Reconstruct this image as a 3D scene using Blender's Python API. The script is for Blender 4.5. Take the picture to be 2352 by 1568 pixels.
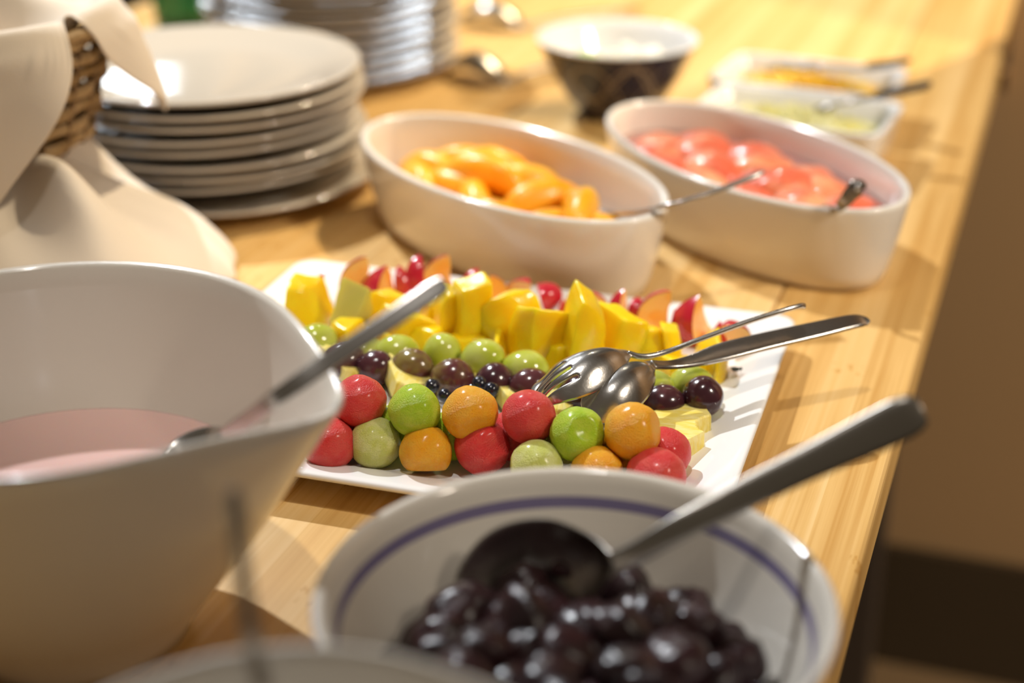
import bpy, math, random
from math import sin, cos, pi, radians as R, sqrt, atan, hypot, exp
from mathutils import Vector, Matrix, noise
random.seed(7)
for o in list(bpy.data.objects): bpy.data.objects.remove(o)
scn = bpy.context.scene
col = scn.collection

# ---------------------------------------------------------------- camera, world, lights, exposure
F, HORIZON, CAM_H = 3634.0, -870.0, 0.40
PITCH = atan((784 - HORIZON) / F)
cd = bpy.data.cameras.new('camera'); cam = bpy.data.objects.new('camera', cd); col.objects.link(cam)
cam.location = (0, 0, CAM_H); cam.rotation_euler = (pi / 2 - PITCH, 0, 0)
cd.sensor_width = 36; cd.lens = 36 * F / 2352; cd.clip_start = .02; cd.clip_end = 60
cd.dof.use_dof = True; cd.dof.focus_distance = .80; cd.dof.aperture_fstop = 3.1; cd.dof.aperture_blades = 0
scn.camera = cam
w = bpy.data.worlds.new('room_air'); scn.world = w; w.use_nodes = True
bg = w.node_tree.nodes['Background']; bg.inputs[0].default_value = (.64, .52, .38, 1); bg.inputs[1].default_value = .17
def lamp(name, kind, loc, target, power, color, **kw):
    l = bpy.data.lights.new(name, kind); l.energy = power; l.color = color
    for k, v in kw.items(): setattr(l, k, v)
    o = bpy.data.objects.new(name, l); col.objects.link(o); o.location = loc
    o.rotation_euler = (Vector(target) - Vector(loc)).to_track_quat('-Z', 'Y').to_euler()
    return o
CEN = (0, .9, 0)
lamp('ceiling_spot_cool', 'SPOT', (-1.12, 2.79, 2.45), CEN, 395, (.92, .96, 1), shadow_soft_size=.025, spot_size=R(125), spot_blend=.4)
lamp('ceiling_spot_warm', 'SPOT', (1.19, 2.44, 2.59), CEN, 360, (1, .82, .56), shadow_soft_size=.025, spot_size=R(125), spot_blend=.4)
lamp('added_fruit_fill', 'SPOT', (-.10, .45, 2.10), (-.01, .80, 0), 62, (1, .95, .88), shadow_soft_size=.03, spot_size=R(19), spot_blend=.7)  # added fill, a narrow cone that brightens the front faces of the fruit
lamp('ceiling_spot_far', 'SPOT', (.2, 3.6, 2.0), (.1, 1.5, 0), 14, (1, .90, .72), shadow_soft_size=.03, spot_size=R(80), spot_blend=.5)
lamp('added_wall_fill', 'SPOT', (1.9, -.2, 1.8), (1.0, 1.5, -.35), 300, (1, .88, .72), shadow_soft_size=.15, spot_size=R(66), spot_blend=.8)  # invented lamp, added so the brown panel and floor don't go black
lamp('window_daylight', 'AREA', (-.60, 4.6, .90), (0, 1, .2), 2.6, (.80, .90, 1), shape='RECTANGLE', size=.22, size_y=.40)
lamp('window_daylight', 'AREA', (-1.12, 4.5, .95), (0, 1, .2), 3, (.80, .90, 1), shape='RECTANGLE', size=.30, size_y=.40)
vs = scn.view_settings; vs.view_transform = 'Standard'; vs.look = 'None'; vs.exposure = 0.0; vs.gamma = 1; vs.use_curve_mapping = False

# ---------------------------------------------------------------- measuring helpers
_c, _s = cos(PITCH), sin(PITCH)
def ray(u, v):
    x, y = (u - 1176) / F, (784 - v) / F
    return Vector((x, _c + y * _s, y * _c - _s))
def at(u, v, z=0.):                      # the point of the plane at height z seen there
    d = ray(u, v); return d * ((z - CAM_H) / d.z) + Vector((0, 0, CAM_H))
def aty(u, v, y):                        # the point of the plane at distance y seen there
    d = ray(u, v); return d * (y / d.y) + Vector((0, 0, CAM_H))
def pxsize(p): return (p.y * _c - (p.z - CAM_H) * _s) / F

# ---------------------------------------------------------------- object helpers
def tag(o, label=None, cat=None, group=None, kind=None):
    if label: o['label'] = label
    if cat: o['category'] = cat
    if group: o['group'] = group
    if kind: o['kind'] = kind
    return o
def thing(name, label, cat, loc=(0, 0, 0), group=None, rot=(0, 0, 0)):
    o = bpy.data.objects.new(name, None); col.objects.link(o); o.empty_display_size = .02
    o.location = loc; o.rotation_euler = rot
    return tag(o, label, cat, group)
def mk(name, verts, faces, mats, mi=None, smooth=True):
    m = bpy.data.meshes.new(name); m.from_pydata([tuple(v) for v in verts], [], faces)
    for x in (mats if isinstance(mats, (list, tuple)) else [mats]): m.materials.append(x)
    if mi: m.polygons.foreach_set('material_index', mi)
    m.polygons.foreach_set('use_smooth', [smooth] * len(m.polygons)); m.update()
    return m
def obj(name, mesh, parent=None, loc=(0, 0, 0), rot=(0, 0, 0), scale=(1, 1, 1)):
    o = bpy.data.objects.new(name, mesh); col.objects.link(o)
    o.location = loc; o.rotation_euler = rot; o.scale = scale
    if parent: o.parent = parent
    return o
def mod(o, kind, **kw):
    m = o.modifiers.new(kind.lower(), kind)
    for k, v in kw.items(): setattr(m, k, v)
    return m
def loft(rings, cap0=True, cap1=True, closed=True):
    n = len(rings[0]); vs = [p for r in rings for p in r]; fs = []
    for i in range(len(rings) - 1):
        for j in range(n if closed else n - 1):
            k = (j + 1) % n
            fs.append((i * n + j, i * n + k, (i + 1) * n + k, (i + 1) * n + j))
    if cap0:
        c = len(vs); vs.append(sum((Vector(p) for p in rings[0]), Vector()) / n)
        fs += [((j + 1) % n, j, c) for j in range(n)]
    if cap1:
        c = len(vs); vs.append(sum((Vector(p) for p in rings[-1]), Vector()) / n); b = (len(rings) - 1) * n
        fs += [(b + j, b + (j + 1) % n, c) for j in range(n)]
    return vs, fs
def lathe(profile, seg=64): return loft([[Vector((r * cos(2 * pi * j / seg), r * sin(2 * pi * j / seg), z)) for j in range(seg)] for r, z in profile])
def cr(pts, n):                          # Catmull-Rom through tuples
    out = []; P = [pts[0]] + list(pts) + [pts[-1]]
    m = len(pts) - 1
    for i in range(n):
        t = i / (n - 1) * m; k = min(int(t), m - 1); t -= k
        a, b, c, d = P[k:k + 4]
        out.append(tuple(.5 * (2 * b[q] + (c[q] - a[q]) * t + (2 * a[q] - 5 * b[q] + 4 * c[q] - d[q]) * t * t + (3 * b[q] - a[q] - 3 * c[q] + d[q]) * t ** 3) for q in range(len(b))))
    return out
def tube(path, rad, seg=8):
    rings = []; P = [Vector(p) for p in path]
    for i, p in enumerate(P):
        t = (P[min(i + 1, len(P) - 1)] - P[max(i - 1, 0)]).normalized()
        s = t.cross(Vector((0, 0, 1)));  s = s.normalized() if s.length > 1e-4 else Vector((1, 0, 0))
        n = s.cross(t); r = rad[i] if isinstance(rad, (list, tuple)) else rad
        rings.append([p + (s * cos(2 * pi * j / seg) + n * sin(2 * pi * j / seg)) * r for j in range(seg)])
    return loft(rings)
def box(x0, x1, y0, y1, z0, z1):
    v = [Vector((x, y, z)) for x in (x0, x1) for y in (y0, y1) for z in (z0, z1)]
    return v, [(0, 1, 3, 2), (4, 6, 7, 5), (0, 4, 5, 1), (2, 3, 7, 6), (0, 2, 6, 4), (1, 5, 7, 3)]
def sphere(nu=28, nv=18, fn=None):
    vs, fs = [], []
    for i in range(nv + 1):
        a = pi * i / nv
        for j in range(nu):
            b = 2 * pi * j / nu; vs.append(Vector((sin(a) * cos(b), sin(a) * sin(b), cos(a))))
    for i in range(nv):
        for j in range(nu):
            k = (j + 1) % nu; fs.append((i * nu + j, (i + 1) * nu + j, (i + 1) * nu + k, i * nu + k))
    if fn: vs = [fn(v) for v in vs]
    return vs, fs
ORD = ['first', 'second', 'third', 'fourth', 'fifth', 'sixth', 'seventh', 'eighth', 'ninth', 'tenth', 'eleventh', 'twelfth', 'thirteenth', 'fourteenth', 'fifteenth', 'sixteenth', 'seventeenth', 'eighteenth', 'nineteenth', 'twentieth', 'twenty-first', 'twenty-second', 'twenty-third', 'twenty-fourth', 'twenty-fifth']

# ---------------------------------------------------------------- materials
def mat(name, color, rough=.4, metal=0, coat=0, sss=0, sssr=(1, .5, .25), sss_scale=.004, trans=0, ior=1.45, spec=.5, bump=0, bscale=200, var=None, vscale=30, vrange=(.4, .6), sheen=0, stretch=(1, 1, 1), detail=3, coatr=.05):
    m = bpy.data.materials.new(name); m.use_nodes = True; nt = m.node_tree; b = nt.nodes['Principled BSDF']
    def S(k, v): b.inputs[k].default_value = v
    S('Base Color', (*color, 1)); S('Roughness', rough); S('Metallic', metal); S('Coat Weight', coat); S('Coat Roughness', coatr)
    S('Transmission Weight', trans); S('IOR', ior); S('Specular IOR Level', spec); S('Sheen Weight', sheen)
    if sss: S('Subsurface Weight', sss); S('Subsurface Radius', sssr); S('Subsurface Scale', sss_scale)
    if bump or var:
        tc = nt.nodes.new('ShaderNodeTexCoord'); mp = nt.nodes.new('ShaderNodeMapping'); mp.inputs['Scale'].default_value = stretch
        nt.links.new(tc.outputs['Object'], mp.inputs[0])
        if bump:
            n = nt.nodes.new('ShaderNodeTexNoise'); n.inputs['Scale'].default_value = bscale; n.inputs['Detail'].default_value = detail
            nt.links.new(mp.outputs[0], n.inputs[0]); bp = nt.nodes.new('ShaderNodeBump'); bp.inputs['Strength'].default_value = bump; bp.inputs['Distance'].default_value = .001
            nt.links.new(n.outputs[0], bp.inputs['Height']); nt.links.new(bp.outputs[0], b.inputs['Normal'])
        if var:
            n = nt.nodes.new('ShaderNodeTexNoise'); n.inputs['Scale'].default_value = vscale; n.inputs['Detail'].default_value = 3
            oi = nt.nodes.new('ShaderNodeObjectInfo'); ad = nt.nodes.new('ShaderNodeVectorMath'); ad.operation = 'ADD'
            mu = nt.nodes.new('ShaderNodeMath'); mu.operation = 'MULTIPLY'; mu.inputs[1].default_value = 37.
            nt.links.new(oi.outputs['Random'], mu.inputs[0]); nt.links.new(mp.outputs[0], ad.inputs[0]); nt.links.new(mu.outputs[0], ad.inputs[1])
            nt.links.new(ad.outputs[0], n.inputs[0])
            r = nt.nodes.new('ShaderNodeValToRGB'); e = r.color_ramp.elements
            e[0].position, e[1].position = vrange; e[0].color = (*color, 1); e[1].color = (*var, 1)
            nt.links.new(n.outputs[0], r.inputs[0]); nt.links.new(r.outputs[0], b.inputs['Base Color'])
    return m
M = {}
M['ceramic'] = mat('white_glazed_ceramic', (.78, .72, .63), .16, coat=.3)
M['dish'] = mat('cream_oval_ceramic', (.82, .76, .68), .14, coat=.3)
M['plate'] = mat('cream_plate_glaze', (.62, .57, .50), .07, coat=.4)
M['platter'] = mat('white_platter_glaze', (.86, .85, .84), .12, coat=.3)
M['stripe'] = mat('purple_blue_glaze_band', (.20, .17, .30), .2)
M['rimline'] = mat('pale_purple_rim_glaze', (.45, .42, .52), .2)
M['steel'] = mat('brushed_steel', (.52, .50, .48), .24, metal=1, bump=.06, bscale=500)
M['dull_steel'] = mat('worn_steel', (.36, .335, .30), .28, metal=1, bump=.05, bscale=300)
M['black_handle'] = mat('black_plastic', (.02, .02, .025), .25)
M['cloth'] = mat('beige_linen', (.76, .68, .59), .85, sheen=.2, bump=.25, bscale=900)
M['wicker'] = mat('straw_wicker', (.46, .32, .17), .6, bump=.4, bscale=300, var=(.30, .19, .08), vscale=40)
M['wicker_dark'] = mat('dark_wicker_stake', (.16, .09, .04), .7)
M['mango'] = mat('ripe_mango', (.98, .61, .002), .28, coat=.35, sss=.7, sssr=(1, .7, .15), sss_scale=.008, bump=.35, bscale=160, var=(.99, .71, .015), vscale=50, vrange=(.42, .64), coatr=.12)
M['mango_pale'] = mat('pale_mango', (.66, .60, .14), .3, coat=.4, sss=.35, sssr=(1, .8, .2), bump=.3, bscale=160, coatr=.12)
M['plum_skin'] = mat('red_plum_skin', (.52, .016, .035), .22, coat=.5, var=(.62, .10, .03), vscale=45, vrange=(.5, .75))
M['plum_flesh'] = mat('orange_plum_flesh', (.92, .40, .06), .3, coat=.3, sss=.4, sssr=(1, .5, .2), bump=.2, bscale=200, var=(.94, .54, .18), vscale=60)
M['grape_green'] = mat('green_grape_skin', (.46, .51, .04), .16, coat=.5, sss=.55, sssr=(.8, 1, .2), sss_scale=.006, var=(.54, .58, .13), vscale=80, coatr=.04)
M['grape_dark'] = mat('purple_grape_skin', (.045, .012, .018), .2, coat=.5, sss=.15, sssr=(1, .3, .3), var=(.10, .03, .035), vscale=45, vrange=(.45, .65), coatr=.06)
M['grape_blush'] = mat('half_ripe_grape_skin', (.11, .028, .03), .2, coat=.5, sss=.3, sssr=(1, .6, .3), var=(.24, .18, .05), vscale=38, vrange=(.50, .62), coatr=.06)
M['berry'] = mat('black_berry_skin', (.010, .011, .020), .18, coat=.4)
def melon(n, c, v, r):
    m = mat(n, c, .36, coat=.22, sss=.5, sssr=r, sss_scale=.004, bump=.7, bscale=20, var=v, vscale=2.2, vrange=(.42, .66), coatr=.18, detail=5)
    for q in m.node_tree.nodes:
        if q.type == 'BUMP': q.inputs['Distance'].default_value = .0018; q.inputs['Strength'].default_value = .8
    return m
M['melon_red'] = melon('watermelon_flesh', (.74, .035, .035), (.78, .085, .065), (1, .25, .2))
M['melon_green'] = melon('honeydew_flesh', (.42, .62, .010), (.55, .69, .05), (.8, 1, .2))
M['melon_pale'] = melon('pale_honeydew_flesh', (.64, .68, .16), (.74, .76, .30), (.9, 1, .3))
M['melon_orange'] = melon('cantaloupe_flesh', (.98, .42, .004), (.97, .49, .03), (1, .5, .1))
M['pine'] = mat('pineapple_flesh', (.88, .70, .13), .35, coat=.3, sss=.3, sssr=(1, .9, .3), bump=.5, bscale=600, var=(.92, .79, .30), vscale=260, stretch=(.35, 1.6, .5), coatr=.15)
M['peach'] = mat('canned_peach', (.98, .37, .001), .35, coat=.15, sss=.4, sssr=(1, .5, .1), sss_scale=.006, var=(.93, .46, .02), vscale=30)
M['guava'] = mat('poached_pink_guava', (.82, .17, .085), .3, coat=.35, sss=.4, sssr=(1, .4, .3), sss_scale=.006, var=(.92, .43, .22), vscale=26, vrange=(.45, .62))
M['prune'] = mat('stewed_prune', (.020, .009, .010), .27, coat=.08, spec=.4, bump=1.0, bscale=170, var=(.04, .014, .016), vscale=60, coatr=.12)
M['prune_syrup'] = mat('brown_syrup', (.10, .035, .006), .06, coat=.3)
M['peach_syrup'] = mat('peach_syrup', (.80, .45, .16), .05, trans=.5, ior=1.34)
M['guava_syrup'] = mat('pink_syrup', (.74, .36, .32), .05, trans=.5, ior=1.34)
M['yogurt'] = mat('pink_yogurt', (.80, .52, .47), .12, coat=.4, sss=.3)
M['cucumber'] = mat('white_cheese', (.82, .82, .74), .4, sss=.3)
M['leaf'] = mat('pale_green_slice', (.45, .66, .22), .4, sss=.3)
M['corn'] = mat('yellow_shreds', (.86, .50, .03), .4, sss=.2, var=(.88, .60, .10))
M['cheese'] = mat('pale_yellow_shreds', (.80, .72, .26), .4, sss=.2, var=(.84, .80, .48))
M['green_glass'] = mat('green_glass', (.10, .42, .27), .04, trans=.8, ior=1.45)
M['fly'] = mat('black_green_fly', (.012, .016, .010), .25, coat=.4)
M['wing'] = mat('grey_fly_wing', (.20, .20, .18), .2, trans=.5)
M['brown_wall'] = mat('brown_panel', (.40, .245, .115), .55)
M['dark_base'] = mat('dark_brown_skirting', (.045, .028, .012), .6)
M['floor'] = mat('brown_floor', (.17, .105, .05), .4)
M['dark_wall'] = mat('near_black_wall', (.010, .010, .011), .7)
M['under'] = mat('dark_table_frame', (.05, .035, .025), .5)

def bamboo():
    m = bpy.data.materials.new('bamboo_worktop'); m.use_nodes = True; nt = m.node_tree; b = nt.nodes['Principled BSDF']; N = nt.nodes.new; L = nt.links.new
    tc = N('ShaderNodeTexCoord'); oi = N('ShaderNodeObjectInfo'); sep = N('ShaderNodeSeparateXYZ'); L(tc.outputs['Object'], sep.inputs[0])
    def math_(op, a, b_=None):
        n = N('ShaderNodeMath'); n.operation = op
        for i, x in enumerate((a, b_)):
            if x is None: continue
            if isinstance(x, (int, float)): n.inputs[i].default_value = x
            else: L(x, n.inputs[i])
        return n.outputs[0]
    # narrow laminated strips inside each plank, each of its own tone
    sid = math_('FLOOR', math_('DIVIDE', sep.outputs[0], .021))
    comb = N('ShaderNodeCombineXYZ'); L(sid, comb.inputs[0]); L(math_('MULTIPLY', oi.outputs['Random'], 91.), comb.inputs[1])
    wn = N('ShaderNodeTexWhiteNoise'); wn.noise_dimensions = '2D'; L(comb.outputs[0], wn.inputs['Vector'])
    # fibres along the plank
    mp = N('ShaderNodeMapping'); mp.inputs['Scale'].default_value = (420, 5, 60); L(tc.outputs['Object'], mp.inputs[0])
    fb = N('ShaderNodeTexNoise'); fb.inputs['Scale'].default_value = 1; fb.inputs['Detail'].default_value = 4; L(mp.outputs[0], fb.inputs[0])
    mp2 = N('ShaderNodeMapping'); mp2.inputs['Scale'].default_value = (90, 2.2, 20); L(tc.outputs['Object'], mp2.inputs[0])
    f2 = N('ShaderNodeTexNoise'); f2.inputs['Scale'].default_value = 1; f2.inputs['Detail'].default_value = 3; L(mp2.outputs[0], f2.inputs[0])
    # bamboo knots: short wavy cross marks every so often
    mp3 = N('ShaderNodeMapping'); mp3.inputs['Scale'].default_value = (260, 90, 60); L(tc.outputs['Object'], mp3.inputs[0])
    kn = N('ShaderNodeTexNoise'); kn.inputs['Scale'].default_value = 1; kn.inputs['Detail'].default_value = 3; L(mp3.outputs[0], kn.inputs[0])
    yy = math_('ADD', sep.outputs[1], math_('MULTIPLY', wn.outputs['Value'], .37))
    kz = math_('ABSOLUTE', math_('SUBTRACT', math_('FRACT', math_('DIVIDE', yy, .31)), .5))
    kmask = math_('MULTIPLY', math_('LESS_THAN', kz, .022), math_('GREATER_THAN', kn.outputs[0], .56))
    t = math_('ADD', math_('MULTIPLY', wn.outputs['Value'], .34), math_('ADD', math_('MULTIPLY', fb.outputs[0], .5), math_('MULTIPLY', f2.outputs[0], .55)))
    t = math_('SUBTRACT', t, math_('MULTIPLY', kmask, .22))
    r = N('ShaderNodeValToRGB'); e = r.color_ramp.elements
    e[0].position = .42; e[0].color = (.53, .285, .075, 1); e[1].position = .98; e[1].color = (.77, .535, .245, 1)
    x = e.new(.66); x.color = (.67, .415, .145, 1)
    L(t, r.inputs[0]); L(r.outputs[0], b.inputs['Base Color'])
    b.inputs['Roughness'].default_value = .46; b.inputs['Specular IOR Level'].default_value = .25
    bp = N('ShaderNodeBump'); bp.inputs['Strength'].default_value = .08; bp.inputs['Distance'].default_value = .0006; L(fb.outputs[0], bp.inputs['Height']); L(bp.outputs[0], b.inputs['Normal'])
    return m
M['bamboo'] = bamboo()

def navy():
    m = mat('navy_glaze_with_gold_lines', (.012, .012, .035), .18, coat=.3); nt = m.node_tree; b = nt.nodes['Principled BSDF']; N = nt.nodes.new; L = nt.links.new
    tc = N('ShaderNodeTexCoord'); sep = N('ShaderNodeSeparateXYZ'); L(tc.outputs['Object'], sep.inputs[0])
    def m_(op, a, b_=None):
        n = N('ShaderNodeMath'); n.operation = op
        for i, x in enumerate((a, b_)):
            if x is None: continue
            if isinstance(x, (int, float)): n.inputs[i].default_value = x
            else: L(x, n.inputs[i])
        return n.outputs[0]
    th = m_('ARCTAN2', sep.outputs[1], sep.outputs[0]); z = m_('DIVIDE', sep.outputs[2], .066)
    def line(freq, ph, lo, amp, wd):
        a = m_('ABSOLUTE', m_('SINE', m_('ADD', m_('MULTIPLY', th, freq), ph)))
        return m_('LESS_THAN', m_('ABSOLUTE', m_('SUBTRACT', z, m_('ADD', m_('MULTIPLY', a, amp), lo))), wd)
    k = m_('MAXIMUM', m_('MAXIMUM', line(2.5, .4, .15, .7, .022), line(2.5, 1.97, .15, .7, .022)), m_('MAXIMUM', line(2.5, .4, .92, -.55, .02), line(5, 0, .05, .3, .02)))
    mx = N('ShaderNodeMix'); mx.data_type = 'RGBA'; L(k, mx.inputs[0]); mx.inputs[6].default_value = (.012, .012, .035, 1); mx.inputs[7].default_value = (.20, .16, .13, 1)
    L(mx.outputs[2], b.inputs['Base Color'])
    return m
M['navy'] = navy()

# ---------------------------------------------------------------- setting
fl = obj('floor', mk('floor', *box(-4, 5, -2, 7, -.80, -.75), M['floor'])); tag(fl, 'brown floor beside the buffet table', None, kind='structure')
def wallbox(name, a, b_, z0, z1, th, m):
    a, b_ = Vector(a), Vector(b_); d = (b_ - a).normalized(); n = Vector((-d.y, d.x, 0))
    v = [p + n * t + Vector((0, 0, z)) for z in (z0, z1) for p, t in ((a, 0), (b_, 0), (b_, th), (a, th))]
    return tag(obj(name, mk(name, v, [(0, 1, 5, 4), (1, 2, 6, 5), (2, 3, 7, 6), (3, 0, 4, 7), (4, 5, 6, 7), (3, 2, 1, 0)], m, smooth=False)), kind='structure')
TA = R(19.3)                                        # the table's long side runs this far right of straight ahead
ex = Vector((cos(TA), -sin(TA), 0)); ey = Vector((sin(TA), cos(TA), 0))
w0 = ex * -.046 + ey * 1.66
wr = wallbox('wall_right', w0, w0 + ex * 3.2, -.75, 1.6, .1, M['brown_wall'])
wv, wf = [list(v.co) for v in wr.data.vertices], [list(p.vertices) for p in wr.data.polygons]   # the same wall goes on low under the table
for t_, z in [(t_, z) for z in (-.75, -.04) for t_ in ((-.9, 0), (0, 0), (0, .1), (-.9, .1))]: wv.append(w0 + ex * t_[0] + ey * t_[1] + Vector((0, 0, z)))
wf += [[8 + k for k in f] for f in ((0, 1, 5, 4), (1, 2, 6, 5), (2, 3, 7, 6), (3, 0, 4, 7), (4, 5, 6, 7), (3, 2, 1, 0))]
wr.data = mk('wall_right', wv, wf, M['brown_wall'], smooth=False)
wallbox('baseboard_right', w0 - ey * .012 - ex * .9, w0 - ey * .012 + ex * 3.2, -.75, -.59, .012, M['dark_base'])
wallbox('wall_left', ex * -1.75 - ey * 1.0, ex * -1.75 + ey * 2.95, -.75, .45, -.1, M['dark_wall'])

# ---------------------------------------------------------------- table
X0, X1, Y0, Y1, TH = -1.0, -.054, -.45, 2.9, .034
tb = thing('buffet_table', 'long bamboo buffet table under all the dishes', 'table', (0, 0, -.75), rot=(0, 0, -TA))
edges = [X0, -.885, -.79, -.70, -.61, -.52, -.43, -.338, -.246, -.150, X1]
for i in range(len(edges) - 1):
    a, b_ = edges[i], edges[i + 1]; wd = b_ - a
    o = obj('plank', mk('plank', *box(-wd / 2 + .00012, wd / 2 - .00012, Y0, Y1, -TH, 0), M['bamboo'], smooth=False), tb, loc=((a + b_) / 2, 0, .75))
    mod(o, 'BEVEL', width=.004 if b_ == X1 else .0004, segments=3, limit_method='ANGLE')
for x in (X0 + .08, X1 - .08):
    for y in (Y0 + .1, 1.5):
        o = obj('leg', mk('leg', *box(-.03, .03, -.03, .03, 0, .75 - TH), M['under'], smooth=False), tb, loc=(x, y, 0)); mod(o, 'BEVEL', width=.004, segments=2)
    obj('apron', mk('apron', *box(-.012, .012, Y0 + .14, 1.46, .63, .75 - TH), M['under'], smooth=False), tb, loc=(x, 0, 0))

# ---------------------------------------------------------------- fruit platter
PC = Vector((-.0226, .7952, 0)); PA = R(-17.15); pu = Vector((cos(PA), sin(PA), 0)); pv = Vector((-sin(PA), cos(PA), 0))
def rrect(hx, hy, r, n=8):
    pts = []
    for cx, cy, a0 in ((hx - r, hy - r, 0), (-hx + r, hy - r, pi / 2), (-hx + r, -hy + r, pi), (hx - r, -hy + r, 1.5 * pi)):
        for k in range(n + 1):
            a = a0 + pi / 2 * k / n; pts.append((cx + r * cos(a), cy + r * sin(a)))
    return pts
def rings_rr(hx, hy, prof, r=.012): return [[Vector((x, y, z)) for x, y in rrect(hx + o, hy + o, max(.002, r + o * .3))] for o, z in prof]
prof = [(-.055, .003), (-.050, 0), (-.045, 0), (-.041, .004), (-.03, .0065), (-.004, .0145), (0, .0165), (0, .0185), (-.0018, .0192), (-.006, .0186), (-.018, .0160), (-.026, .0125), (-.034, .0100), (-.05, .0092), (-.12, .009)]
pl = obj('serving_platter', mk('serving_platter', *loft(rings_rr(.1625, .133, prof)), M['platter']), loc=PC, rot=(0, 0, PA))
tag(pl, 'white rectangular platter holding the rows of cut fruit', 'platter')
PZ = .0098                                           # level of the platter's well

def row_labels(items, fmt):                          # items: list of (px, object); ordinal from the left
    for k, (u, o) in enumerate(sorted(items, key=lambda q: q[0])): o['label'] = fmt % ORD[k]

# melon balls
def ball_mesh(name, m, seed, dent=None, flat=None, bump=.05):
    off = Vector((seed * 7.3, seed * 3.1, seed))
    def f(v):
        r = 1 + bump * noise.noise(v * 1.4 + off) + bump * .35 * noise.noise(v * 5 + off)
        p = v * r
        if dent:
            d = v.dot(Vector(dent).normalized())
            if d > .80: p *= 1 - .22 * ((d - .80) / .20) ** 1.5
        if flat:
            n = Vector(flat[0]).normalized(); h = p.dot(n)
            if h > flat[1]: p -= n * (h - flat[1]) * .9
        return p
    return mk(name, *sphere(36, 24, f), m)
balls = []
BR = .0136
upper = [(826, 922, 'red', 1.0, None, None), (952, 943, 'green', .98, None, None), (1080, 950, 'orange', 1.03, None, ((.3, -.8, -.3), .75)), (1214, 957, 'red', 1.0, None, None), (1326, 997, 'green', 1.0, (.25, -.75, .6), None), (1453, 990, 'orange', 1.06, None, ((1, -.3, .35), .82))]
lower = [(757, 1020, 'red', 1.0, None, None), (862, 1017, 'pale', .97, None, None), (978, 1037, 'orange', .97, None, ((0, -.5, -1), .7)), (1108, 1027, 'red', 1.03, (.5, -.75, .35), None), (1233, 1071, 'pale', .98, None, None), (1370, 1085, 'orange', .96, None, None), (1507, 1096, 'red', 1.08, None, None)]
cname = {'red': 'red watermelon', 'green': 'bright green honeydew', 'pale': 'pale green honeydew', 'orange': 'orange cantaloupe'}
def ball(u, v, z, c, s, dent, flat, seed):
    o = obj('melon_ball', ball_mesh('melon_ball', M['melon_' + c], seed, dent, flat), loc=at(u, v, z), rot=(0, 0, 0), scale=(BR * s,) * 3)
    return tag(o, None, 'melon ball', 'melon balls along the front of the platter')
def label_balls(lst, where):
    by = {}
    for u, o, c in lst: by.setdefault(c, []).append((u, o))
    for c, l in by.items():
        l.sort(key=lambda q: q[0])
        for k, (u, o) in enumerate(l):
            o['label'] = '%s%s melon ball in the %s' % ('' if len(l) == 1 else ('left ' if k == 0 else 'right ') if len(l) == 2 else ORD[k] + ' ', cname[c], where) if len(l) < 3 else '%s %s melon ball from the left in the %s' % (ORD[k], cname[c], where)
ub, lb = [], []
for i, (u, v, c, s, dn, fl_) in enumerate(upper): ub.append((u, ball(u, v, .040 if c != 'green' or i != 4 else .036, c, s, dn, fl_, i + 1), c))
for i, (u, v, c, s, dn, fl_) in enumerate(lower): lb.append((u, ball(u, v, PZ + BR * s * .96, c, s, dn, fl_, i + 11), c))
label_balls(ub, 'upper row of melon balls'); label_balls(lb, 'lower row nearest the prune bowl')
# balls of the hidden bottom row that peep out between the two rows
for k, (u, v, z, c, lab) in enumerate([(800, 985, PZ + .0128, 'red', 'red watermelon ball peeping out behind the pale green leftmost melon balls'), (1175, 1000, PZ + .0128, 'red', 'red watermelon ball peeping out below the upper red and orange balls'), (1420, 1040, PZ + .0128, 'orange', 'orange cantaloupe ball half hidden between the upper and lower orange balls'), (1527, 1040, PZ + .0128, 'red', 'red watermelon ball behind the rightmost orange melon ball'), (1285, 1010, PZ + .0128, 'pale', 'pale honeydew ball hidden under the dented green melon ball'), (1040, 1000, PZ + .0128, 'green', 'green honeydew ball hidden under the upper orange melon ball'), (905, 985, PZ + .0128, 'green', 'green honeydew ball hidden under the leftmost green melon ball')]):
    tag(ball(u, v, z, c, .96, None, None, 30 + k), lab)

# grapes
def grape_mesh(name, m, sx, sz, seed): 
    off = Vector((seed, seed * 2.7, 1))
    return mk(name, *sphere(28, 20, lambda v: Vector((v.x * sx, v.y * sx, v.z * sz)) * (1 + .03 * noise.noise(v * 1.3 + off))), m)
gg = []
for i, (u, v, r, l, ry, rz) in enumerate([(727, 786, .0112, .0125, 80, 20), (838, 812, .0105, .012, 75, 60), (910, 812, .0112, .0135, 85, 10), (1015, 812, .0112, .0122, 20, 0), (1109, 826, .0118, .0135, 65, -30), (1206, 850, .0115, .0135, 85, -10), (1310, 872, .011, .013, 80, 30), (1400, 880, .011, .013, 70, 10), (1497, 897, .0112, .0128, 75, 20), (1588, 886, .0112, .013, 80, -20)]):
    o = obj('green_grape', grape_mesh('green_grape', M['grape_green'], r, l, i), loc=at(u, v, PZ + r), rot=(0, R(ry), R(rz)))
    gg.append((u, tag(o, None, 'grape', 'green grapes across the platter')))
row_labels(gg, '%s green grape from the left in the green row')
dg = []
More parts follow.
